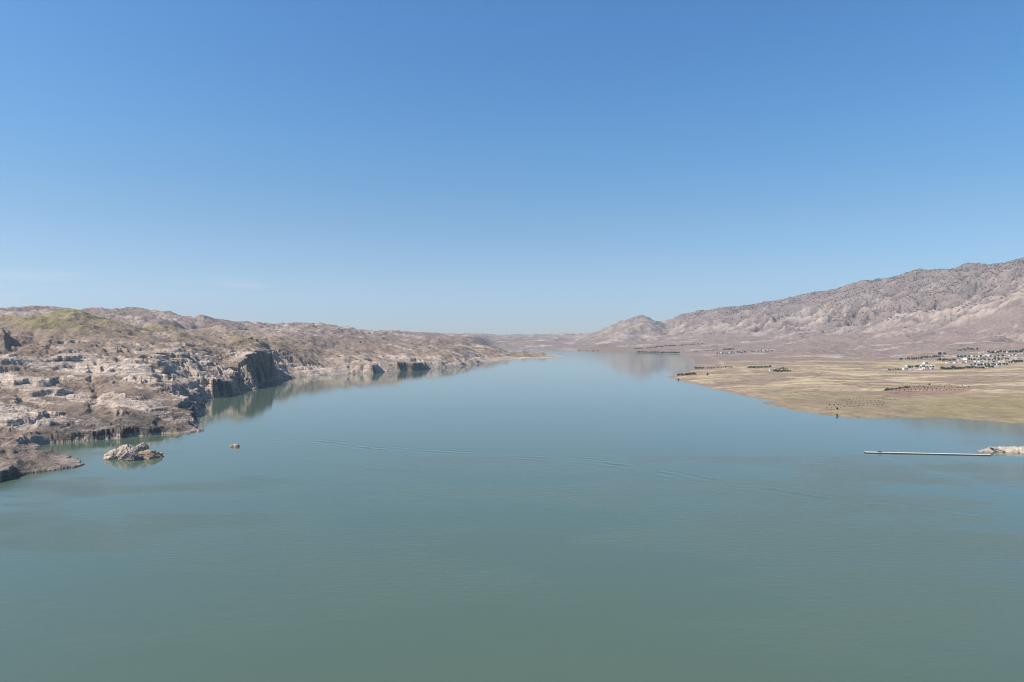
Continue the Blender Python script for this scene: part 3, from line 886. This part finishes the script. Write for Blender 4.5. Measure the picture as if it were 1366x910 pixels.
M_DECK = simple_mat("bleached_deck", (0.62, 0.60, 0.57), (0.50, 0.48, 0.45), 0.5, 0.8)
M_FLOAT = simple_mat("black_float", (0.06, 0.06, 0.065), (0.03, 0.03, 0.035), 0.8, 0.6)
M_STEEL = simple_mat("grey_steel", (0.35, 0.36, 0.37), (0.25, 0.26, 0.27), 1.0, 0.5)
M_RUST = simple_mat("rusty_red_paint", (0.30, 0.14, 0.10), (0.22, 0.10, 0.08), 1.0, 0.7)
pa = Vector((*on_water(1154, 604.3), 0))
pb = Vector((*on_water(1322, 608.0), 0))
plen = (pb - pa).length
pang = math.atan2(pb.y - pa.y, pb.x - pa.x)
pier = empty("floating_walkway", (pa.x, pa.y, 0), pang)
tag(pier, "long narrow pale floating walkway on black floats ending at the stone spit", "walkway")
nseg = 10
seg = plen / nseg
for i in range(nseg):
    bm = bmesh.new()
    wdt = 1.9 if i == 0 else 1.35
    x0, x1 = i * seg + 0.12, (i + 1) * seg - 0.12
    nb = 14
    for j in range(nb):     # planks, one mesh per deck section
        p0 = x0 + (x1 - x0) * j / nb
        box(bm, p0 + 0.02, p0 + (x1 - x0) / nb - 0.02, -wdt, wdt, 0.78, 0.90)
    box(bm, x0, x1, -wdt - 0.11, -wdt - 0.003, 0.60, 0.94)
    box(bm, x0, x1, wdt + 0.003, wdt + 0.11, 0.60, 0.94)
    d = from_bm("deck_section", bm, M_DECK, pier)
    bm = bmesh.new()
    box(bm, x0 - 0.08, x1 + 0.08, -wdt + 0.05, wdt - 0.05, -0.35, 0.57)
    bmesh.ops.bevel(bm, geom=bm.edges[:], offset=0.12, segments=2, affect='EDGES')
    from_bm("float", bm, M_FLOAT, pier)
    if i:
        bm = bmesh.new()
        box(bm, i * seg - 0.3, i * seg + 0.3, -0.5, 0.5, 0.52, 0.62)
        from_bm("hinge", bm, M_STEEL, pier)
bm = bmesh.new()
box(bm, 10.6, 13.4, -1.0, 1.0, 0.905, 1.75)
box(bm, 10.5, 13.5, -1.1, 1.1, 1.752, 1.86)
tag(from_bm("locker", bm, M_RUST, pier), "rusty red box")
ramp = empty("gangway", (sp.x + 13, sp.y - 2.5, 0))
tag(ramp, "dark steel gangway sloping from the stone spit to the floating walkway", "gangway")
bm = bmesh.new()
L0, L1 = Vector((-3.5, 5.0, 3.2)), Vector((2.4, -6.2, 1.15))
dv = (L1 - L0)
side = Vector((dv.y, -dv.x, 0)).normalized() * 0.8
vv = [bm.verts.new(p) for p in (L0 - side, L0 + side, L1 + side, L1 - side)]
ww = [bm.verts.new(p.co + Vector((0, 0, 0.35))) for p in vv]
bm.faces.new(vv[::-1]); bm.faces.new(ww)
for i in range(4):
    j = (i + 1) % 4
    bm.faces.new((vv[i], vv[j], ww[j], ww[i]))
from_bm("ramp_deck", bm, M_FLOAT, ramp)
for sgn in (-1, 1):
    bm = bmesh.new()
    o0 = side * sgn
    for a_, b_, zz in ((0, 1, 1.25), (0, 1, 0.8)):
        pA, pB = L0 + o0 + Vector((0, 0, zz)), L1 + o0 + Vector((0, 0, zz))
        q_ = [pA, pB, pB + Vector((0, 0, 0.09)), pA + Vector((0, 0, 0.09))]
        f1_ = [bm.verts.new(p + side * 0.04) for p in q_]
        f2_ = [bm.verts.new(p - side * 0.04) for p in q_]
        bm.faces.new(f1_); bm.faces.new(f2_[::-1])
        for i in range(4):
            j = (i + 1) % 4
            bm.faces.new((f1_[j], f1_[i], f2_[i], f2_[j]))
    for t_ in (0.02, 0.35, 0.68, 0.98):
        p = L0 + dv * t_ + o0
        box(bm, p.x - 0.06, p.x + 0.06, p.y - 0.06, p.y + 0.06, p.z + 0.3, p.z + 1.3)
    from_bm("railing", bm, M_STEEL, ramp)

# ------------------------------------------------------------------ houses
M_WHITE = simple_mat("white_wash", (0.66, 0.645, 0.615), (0.54, 0.53, 0.50), 0.5, 0.9)
M_CREAM = simple_mat("cream_wash", (0.60, 0.53, 0.43), (0.50, 0.44, 0.36), 0.5, 0.9)
M_GREYW = simple_mat("grey_block", (0.36, 0.35, 0.34), (0.28, 0.27, 0.26), 0.6, 0.95)
M_ROOF = simple_mat("roof_screed", (0.55, 0.53, 0.50), (0.42, 0.40, 0.38), 0.5, 0.95)
M_GLASS = simple_mat("window_glass", (0.03, 0.035, 0.04), (0.02, 0.025, 0.03), 1, 0.15, 0, 0.5)
M_DOOR = simple_mat("painted_door", (0.12, 0.10, 0.08), (0.09, 0.07, 0.06), 1, 0.6)
M_TANK = simple_mat("water_tank", (0.42, 0.44, 0.46), (0.34, 0.35, 0.37), 1, 0.4)

def house(w, d, h, storeys, wall, tank=True, porch=False):
    """flat roofed village house, front faces -Y"""
    root = empty("village_house", (0, 0, 0))
    bm = bmesh.new()
    box(bm, -w / 2, w / 2, -d / 2, d / 2, -1.5, h)
    from_bm("wall", bm, wall, root)
    bm = bmesh.new()
    box(bm, -w / 2 - 0.35, w / 2 + 0.35, -d / 2 - 0.35, d / 2 + 0.35, h + 0.003, h + 0.28)
    for a in ((-w / 2 - 0.35, w / 2 + 0.35, -d / 2 - 0.35, -d / 2 - 0.12), (-w / 2 - 0.35, w / 2 + 0.35, d / 2 + 0.12, d / 2 + 0.35),
              (-w / 2 - 0.35, -w / 2 - 0.12, -d / 2 - 0.117, d / 2 + 0.117), (w / 2 + 0.12, w / 2 + 0.35, -d / 2 - 0.117, d / 2 + 0.117)):
        box(bm, *a, h + 0.283, h + 0.75)
    roof = from_bm("roof", bm, M_ROOF, root)
    if tank:
        bm = bmesh.new()
        bmesh.ops.create_cone(bm, cap_ends=True, segments=12, radius1=0.7, radius2=0.7, depth=1.3)
        bmesh.ops.translate(bm, verts=bm.verts, vec=(w * 0.28, d * 0.2, h + 0.95))
        from_bm("water_tank", bm, M_TANK, roof)
    for s in range(storeys):
        z0 = s * h / storeys
        for i, fxp in enumerate((-0.36, -0.12, 0.36)):
            bm = bmesh.new()
            box(bm, w * fxp - 0.7, w * fxp + 0.7, -d / 2 - 0.05, -d / 2 - 0.002, z0 + 1.0, z0 + 2.3)
            from_bm("window", bm, M_GLASS, root)
    bm = bmesh.new()
    box(bm, w * 0.12 - 0.55, w * 0.12 + 0.55, -d / 2 - 0.06, -d / 2 - 0.002, 0, 2.15)
    from_bm("door", bm, M_DOOR, root)
    if porch:
        bm = bmesh.new()
        box(bm, -w * 0.1, w * 0.4, -d / 2 - 2.4, -d / 2 - 0.36, 2.6, 2.8)
        for xp in (-w * 0.1 + 0.15, w * 0.4 - 0.15):
            box(bm, xp - 0.13, xp + 0.13, -d / 2 - 2.35, -d / 2 - 2.1, -1.0, 2.597)
        from_bm("porch", bm, M_ROOF, root)
    return root

KINDS = [("white flat-roofed house", house(12, 9, 3.6, 1, M_WHITE)),
         ("white two-storey house", house(13, 10, 6.6, 2, M_WHITE, True)),
         ("white house with porch", house(15, 9, 3.8, 1, M_WHITE, True, True)),
         ("cream flat-roofed house", house(12, 9, 3.5, 1, M_CREAM, False)),
         ("grey block house", house(16, 8, 3.6, 1, M_GREYW, False)),
         ("large white two-storey house", house(17, 11, 6.8, 2, M_WHITE, True, True))]
used = set()
ORD = ["first", "second", "third", "fourth", "fifth", "sixth", "seventh", "eighth", "ninth", "tenth", "eleventh", "twelfth",
       "thirteenth", "fourteenth", "fifteenth", "sixteenth", "seventeenth", "eighteenth", "nineteenth", "twentieth"]

def place(px, py):
    """plan position and ground height where the sight line through a photo pixel meets the ground"""
    lo, hi = 700.0, 6500.0
    if py > 470: hi = 4500.0
    Ds = np.exp(np.linspace(math.log(lo), math.log(hi), 500))
    Xs = world_at(px, Ds)
    zs, _, _ = relief(Xs, Ds.copy())
    ray = H - (py - HY) * Ds / F
    hit = np.nonzero(zs >= ray)[0]
    i = hit[0] if len(hit) else len(Ds) - 1
    return Xs[i], Ds[i], zs[i]

def put_house(kind, px, py, label, group, rz, scale=1.0):
    x, y, z = place(px, py)
    lab, proto = KINDS[kind]
    if kind in used:
        o = copy_tree(proto)
    else:
        o = proto
        used.add(kind)
    o.location = (x, y, z - 0.1)
    o.rotation_euler = (0, 0, rz)
    o.scale = (scale, scale, scale)
    tag(o, label, "house", group)
    return o

# rows: from px to px, photo row at both ends, number, name of the row
HROWS = [
    (1205, 1246, 494.0, 493.2, 6, "front row of the left cluster"),
    (1207, 1248, 489.6, 488.6, 6, "back row of the left cluster"),
    (1232, 1242, 485.2, 484.6, 2, "pair rising behind the left cluster"),
    (1201, 1214, 479.0, 477.6, 3, "small group above the left cluster"),
    (1236, 1266, 477.0, 475.4, 5, "row below the two big trees"),
    (1279, 1331, 491.0, 489.4, 9, "front row of the main village"),
    (1302, 1342, 487.4, 486.0, 9, "second row of the main village"),
    (1262, 1342, 484.4, 482.4, 15, "third row of the main village"),
    (1278, 1345, 480.4, 478.6, 15, "fourth row of the main village"),
    (1272, 1338, 476.6, 475.0, 14, "rear row of the main village"),
    (1306, 1367, 470.8, 468.8, 12, "topmost row of the village"),
    (1346, 1368, 480.0, 479.0, 5, "upper group at right edge"),
    (1347, 1368, 483.2, 482.6, 4, "lower group at right edge"),
    (1338, 1367, 475.0, 473.2, 7, "right-hand row under the topmost houses"),
]
rr = random.Random(8)
for a, b, ya, yb, n, nm in HROWS:
    for i in range(n):
        t = (i + 0.5 + rr.uniform(-0.2, 0.2)) / n
        kd = rr.choices(range(6), (5, 2, 3, 3, 4, 1))[0]
        lab = KINDS[kd][0] + ", " + ORD[i] + " from left in the " + nm
        put_house(kd, a + (b - a) * t, ya + (yb - ya) * t + rr.uniform(-0.9, 0.9), lab, "houses of the village on the plain",
                  rr.uniform(-0.5, 0.5) + rr.choice((0, 0, math.pi / 2)), rr.uniform(0.72, 1.0))
for a, b, ya, yb, n, nm in [(957, 994, 472.4, 470.6, 9, "far hamlet near the bay"), (1018, 1030, 468.9, 468.6, 4, "far huts right of hamlet")]:
    for i in range(n):
        t = (i + 0.5 + rr.uniform(-0.2, 0.2)) / n
        kd = rr.choice((0, 1, 2, 3, 5))
        put_house(kd, a + (b - a) * t, ya + (yb - ya) * t + rr.uniform(-0.2, 0.2), KINDS[kd][0] + ", " + ORD[i] + " from left in the " + nm,
                  "houses of the far hamlet", rr.uniform(-0.4, 0.4), rr.uniform(0.9, 1.2))
put_house(1, 1029, 495.4, "small white two-storey house alone among tree rows near the peninsula", None, 0.1, 0.7)

# ------------------------------------------------------------------ trees
M_LEAF = simple_mat("dark_foliage", (0.060, 0.070, 0.040), (0.095, 0.105, 0.060), 0.7, 0.9)
M_LEAF2 = simple_mat("dusty_foliage", (0.075, 0.075, 0.045), (0.11, 0.105, 0.06), 0.7, 0.9)
M_SCRUB = simple_mat("dark_scrub", (0.040, 0.042, 0.026), (0.060, 0.058, 0.036), 0.7, 0.9)
M_BARK = simple_mat("bark", (0.10, 0.075, 0.055), (0.07, 0.05, 0.04), 2.0, 0.95)

def tree(name, h, r, seed, leaf=M_LEAF, n=420, slim=1.0, trunk_h=0.3):
    root = empty(name, (0, 0, 0))
    q = random.Random(seed)
    bm = bmesh.new()
    def limb(p0, p1, r0, r1):
        d = (p1 - p0).normalized()
        a = d.orthogonal().normalized(); b = d.cross(a)
        A = [bm.verts.new(p0 + (a * math.cos(t) + b * math.sin(t)) * r0) for t in [i * math.pi / 3 for i in range(6)]]
        B = [bm.verts.new(p1 + (a * math.cos(t) + b * math.sin(t)) * r1) for t in [i * math.pi / 3 for i in range(6)]]
        for i in range(6):
            j = (i + 1) % 6
            bm.faces.new((A[i], A[j], B[j], B[i]))
    top = Vector((0, 0, h * 0.8))
    limb(Vector((0, 0, -0.6)), Vector((0, 0, h * trunk_h)), h * 0.035, h * 0.025)
    limb(Vector((0, 0, h * trunk_h)), top, h * 0.025, h * 0.006)
    clumps = []
    for i in range(13):
        ang = q.uniform(0, 2 * math.pi)
        zz = q.uniform(trunk_h + 0.08, 0.92)
        rad = r * q.uniform(0.25, 0.75) * (1.0 - abs(zz - 0.58) * 1.1) * slim
        c = Vector((math.cos(ang) * rad, math.sin(ang) * rad, zz * h))
        limb(Vector((0, 0, h * max(trunk_h, zz - 0.2))), c, h * 0.012, h * 0.004)
        clumps.append((c, r * q.uniform(0.3, 0.5)))
    from_bm("trunk", bm, M_BARK, root)
    bm = bmesh.new()
    for i in range(n):
        c, cr = q.choice(clumps)
        g = Vector((q.gauss(0, 1), q.gauss(0, 1), q.gauss(0, 0.8)))
        p = c + g.normalized() * cr * (q.random() ** 0.4)
        nrm = (g + Vector((0, 0, 0.6)) + Vector((q.uniform(-.5, .5), q.uniform(-.5, .5), q.uniform(-.5, .5)))).normalized()
        a = nrm.orthogonal().normalized(); b = nrm.cross(a)
        s = r * q.uniform(0.10, 0.19)
        bm.faces.new([bm.verts.new(p + a * s * x_ + b * s * y_) for x_, y_ in ((-1, -0.3), (0, -1), (1, 0.2), (0.1, 1))])
    from_bm("crown", bm, leaf, root)
    return root

TREES = {"round": [tree("broadleaf_tree", 8, 4.0, 1), tree("broadleaf_tree", 9, 4.2, 2), tree("broadleaf_tree", 7, 3.8, 3)],
         "bush": [tree("orchard_bush", 3.2, 2.0, 4, M_LEAF2, 200, 1, 0.12), tree("orchard_bush", 3.0, 2.2, 5, M_LEAF2, 200, 1, 0.12)]}
used_t = set()
def put_tree(kind, px, py, label, group, scale):
    k_ = rr.randrange(len(TREES[kind]))
    proto = TREES[kind][k_]
    x, y, z = place(px, py)
    if (kind, k_) in used_t:
        o = copy_tree(proto)
    else:
        o = proto
        used_t.add((kind, k_))
    o.location = (x, y, z)
    o.rotation_euler = (0, 0, rr.uniform(0, 6.28))
    o.scale = (scale * rr.uniform(0.9, 1.2), scale * rr.uniform(0.9, 1.2), scale * rr.uniform(0.85, 1.15))
    tag(o, label, "bush" if kind == "bush" else "tree", group)

TROWS = [
    (1256, 1285, 493.6, 493.4, 13, "round", "dark tree", "hedge at the left of the village front", 1.0),
    (1286, 1326, 492.6, 491.2, 14, "round", "dark tree", "line before the village front row", 0.9),
    (1250, 1276, 482.6, 482.0, 9, "round", "dark tree", "line left of the main village", 0.95),
    (1200, 1231, 480.6, 480.0, 10, "round", "dark tree", "line above the left cluster", 0.9),
    (1229, 1256, 478.4, 477.6, 10, "round", "dark tree", "line below the two big trees", 1.0),
    (1277, 1305, 468.2, 467.6, 9, "round", "dark tree", "upper line left of the topmost houses", 1.1),
    (1318, 1366, 471.8, 470.2, 15, "round", "dark tree", "belt under the topmost houses", 1.25),
    (1295, 1346, 488.6, 487.4, 12, "round", "dark tree", "line behind the village front row", 0.95),
    (1290, 1348, 481.6, 480.6, 13, "round", "dark tree", "line through the middle of the village", 1.0),
    (1274, 1340, 478.0, 476.6, 12, "round", "dark tree", "line before the rear village row", 1.0),
    (1346, 1366, 485.2, 484.2, 8, "round", "dark tree", "clump at the village's right end", 1.0),
    (1210, 1246, 491.6, 490.8, 11, "round", "dark tree", "line inside the left cluster", 0.8),
    (1184, 1203, 494.4, 493.8, 6, "bush", "brown bush", "line left of the left cluster", 1.5),
    (903, 929, 501.8, 500.2, 12, "round", "dark tree", "row along the peninsula tip", 0.8),
    (926, 940, 492.6, 492.3, 6, "round", "dark tree", "clump by the bay's corner", 0.9),
    (942, 977, 492.2, 490.6, 13, "round", "small tree", "thin row right of the bay", 0.6),
    (997, 1029, 491.8, 490.8, 15, "round", "dark tree", "upper row beside the lone white house", 0.85),
    (1032, 1055, 496.8, 496.4, 11, "round", "dark tree", "row right of the lone white house", 0.75),
    (1037, 1049, 493.4, 493.0, 6, "round", "dark tree", "short row above the lone white house", 0.6),
    (1180, 1212, 521.6, 517.8, 14, "bush", "dark bush", "line on the red orchard's edge", 1.1),
    (956, 995, 473.0, 471.2, 12, "round", "dark tree", "line through the far hamlet", 1.2),
    (1000, 1032, 470.2, 469.2, 7, "round", "dark tree", "line beside the far huts", 1.1),
]
for a, b, ya, yb, n, kd, what, nm, s in TROWS:
    for i in range(n):
        t = (i + 0.5 + rr.uniform(-0.28, 0.28)) / n
        put_tree(kd, a + (b - a) * t, ya + (yb - ya) * t + rr.uniform(-0.25, 0.25), what + ", " + ORD[i] + " from left in the " + nm,
                 ("bushes" if kd == "bush" else "trees") + " standing in rows on the plain", s * rr.uniform(0.8, 1.2))
put_tree("round", 1254, 474.4, "left of the two big dark trees above the village", "the two big village trees", 2.1)
put_tree("round", 1260.5, 474.2, "smaller right one of the two big dark trees above the village", "the two big village trees", 1.5)
put_tree("round", 1117, 547.4, "single dark tree on the near shore of the plain", None, 0.42)
put_tree("bush", 1117, 555.3, "dark bush at the waterline below the single shore tree", None, 0.75)
put_tree("round", 944, 502.2, "lone dark tree right of the peninsula's row of trees", None, 0.85)
put_tree("bush", 1240, 514.2, "lone dark bush on the far side of the red orchard", None, 1.3)
put_tree("bush", 905, 507.2, "lone bush at the waterline near the peninsula tip", None, 1.2)
for row, (a, b, ya, yb, n) in enumerate(((1120, 1190, 534, 531, 14), (1112, 1196, 537.5, 533.5, 16), (1104, 1200, 541.5, 536, 17), (1100, 1180, 545, 540, 13))):
    for i in range(n):
        t = (i + 0.5 + rr.uniform(-0.15, 0.15)) / n
        put_tree("bush", a + (b - a) * t, ya + (yb - ya) * t + rr.uniform(-0.5, 0.5), "small olive bush, %s from left in the %s row of the shore orchard" % (ORD[i], ("farthest", "second", "third", "nearest")[row]),
                 "bushes of the shore orchard", 0.40 * rr.uniform(0.6, 1.3))

for row, (a, b, ya, yb) in enumerate(((1212, 1268, 517.0, 513.8), (1204, 1286, 519.3, 515.2), (1198, 1296, 521.6, 517.2), (1192, 1288, 524.0, 520.0))):
    for i in range(18):
        t = (i + 0.5 + rr.uniform(-0.2, 0.2)) / 18
        put_tree("bush", a + (b - a) * t, ya + (yb - ya) * t + rr.uniform(-0.2, 0.2), "small bush on red soil, %s from left in the %s orchard row" % (ORD[i], ("farthest", "second", "third", "nearest")[row]),
                 "bushes of the red orchard", 0.55 * rr.uniform(0.6, 1.3))

# ------------------------------------------------------------------ scrub (nobody could count it)
def scrub(name, X, Y, Z, R_, label, mat, seed):
    """clumps of leaf faces scattered over the slopes, one mesh"""
    g = np.random.default_rng(seed)
    n, m = len(X), 9
    dirs = g.standard_normal((n, m, 3))
    dirs /= np.linalg.norm(dirs, axis=2, keepdims=True)
    ctr = np.stack([X, Y, Z], 1)[:, None, :] + dirs * (R_[:, None, None] * np.array([0.7, 0.7, 0.55])) + np.array([0, 0, 0.35]) * R_[:, None, None]
    a = np.cross(dirs, g.standard_normal((n, m, 3)))
    a /= np.linalg.norm(a, axis=2, keepdims=True)
    b = np.cross(dirs, a)
    s = R_[:, None, None] * g.uniform(0.35, 0.65, (n, m, 1))
    V = np.stack([ctr - a * s, ctr - b * s, ctr + a * s, ctr + b * s], 2).reshape(-1, 3)
    q = np.arange(len(V)).reshape(-1, 4)
    me = grid_mesh(name, V, q, {}, smooth=False)
    tag(link(name, me, mat), label, "scrub", kind="stuff")

def scatter(n, pxr, Dr, seed, keepf):
    g = np.random.default_rng(seed)
    u = (g.uniform(*pxr, n) - CX) / F
    D = np.sqrt(g.uniform(Dr[0] ** 2, Dr[1] ** 2, n))
    X, Y = u * D, D
    z, mk, cl = relief(X, Y.copy())
    k_ = keepf(X, Y, z, mk, cl, g)
    return X[k_], Y[k_], z[k_], g
X_, Y__, Z_, g_ = scatter(170000, (880, 1420), (5200, 9600), 3,
                          lambda X, Y, z, mk, cl, g: (cl == 3) & (z > 150) & (g.random(len(X)) < 0.03 + 0.30 * sm(230, 600, z + 150 * samp(T_F1, X, Y, 2500))) & (samp(T_F3, X, Y, 1800) > -0.8))
scrub("scrub", X_, Y__, Z_, g_.uniform(2.8, 6.8, len(X_)), "dark scrub dotted over the upper slopes of the mountain", M_SCRUB, 5)
X_, Y__, Z_, g_ = scatter(16000, (150, 760), (1900, 6500), 4,
                          lambda X, Y, z, mk, cl, g: (z > 12) & (g.random(len(X)) < 0.16 * sm(-0.2, 1.5, samp(T_F3, X, Y, 1500))))
scrub("scrub", X_, Y__, Z_, g_.uniform(1.5, 5.0, len(X_)), "dark bushes dotted over the left hills", M_LEAF2, 6)
X_, Y__, Z_, g_ = scatter(9000, (-100, 420), (620, 1700), 7,
                          lambda X, Y, z, mk, cl, g: (z > 5) & (mk["rock"] < 0.5) & (g.random(len(X)) < 0.10 * sm(-0.2, 1.2, samp(T_F3, X, Y, 500))))
scrub("scrub", X_, Y__, Z_, g_.uniform(0.3, 1.1, len(X_)), "low dry bushes between the ledges of the left bank", M_LEAF2, 8)

def belt(rows, seed):
    g = random.Random(seed)
    xs, ys, zs, rs = [], [], [], []
    for a, b, ya, yb, n, r0 in rows:
        for i in range(n):
            t = g.random()
            x_, y_, z_ = place_far(a + (b - a) * t, ya + (yb - ya) * t + g.uniform(-0.25, 0.25))
            xs.append(x_); ys.append(y_); zs.append(z_); rs.append(r0 * g.uniform(0.6, 1.3))
    return np.array(xs), np.array(ys), np.array(zs), np.array(rs)
def place_far(px, py):
    Ds = np.exp(np.linspace(math.log(4300), math.log(9000), 160))
    zs, _, _ = relief(world_at(px, Ds), Ds.copy())
    hit = np.nonzero(zs >= H - (py - HY) * Ds / F)[0]
    i = hit[0] if len(hit) else 0
    return world_at(px, Ds[i]), Ds[i], max(zs[i], 0.3)
bx, by, bz, br = belt([(850, 906, 470.2, 471.2, 110, 7), (874, 902, 463.4, 461.4, 50, 7), (846, 876, 465.6, 464.2, 30, 6), (905, 942, 461.4, 458.4, 34, 6),
                       (964, 980, 467.0, 466.2, 24, 7), (770, 800, 467.9, 468.6, 16, 5), (925, 960, 469.5, 467.0, 20, 5)], 4)
scrub("tree_belt", bx, by, bz, br, "dark belts of trees along the far shore of the bay", M_LEAF, 9)

# ------------------------------------------------------------------ haze
bm = bmesh.new()
box(bm, -26000, 26000, -7000, 22000, -11, 1500)
mh = bpy.data.materials.new("haze_air")
mh.use_nodes = True
nt = mh.node_tree
nt.nodes.remove(nt.nodes["Principled BSDF"])
pv = nt.nodes.new("ShaderNodeVolumePrincipled")
pv.inputs["Color"].default_value = (0.80, 0.90, 1.0, 1)
pv.inputs["Density"].default_value = 3.4e-5
pv.inputs["Anisotropy"].default_value = 0.2
nt.links.new(pv.outputs[0], nt.nodes["Material Output"].inputs["Volume"])
tag(from_bm("haze", bm, mh), "thin pale heat haze over the whole valley", "haze", kind="stuff")
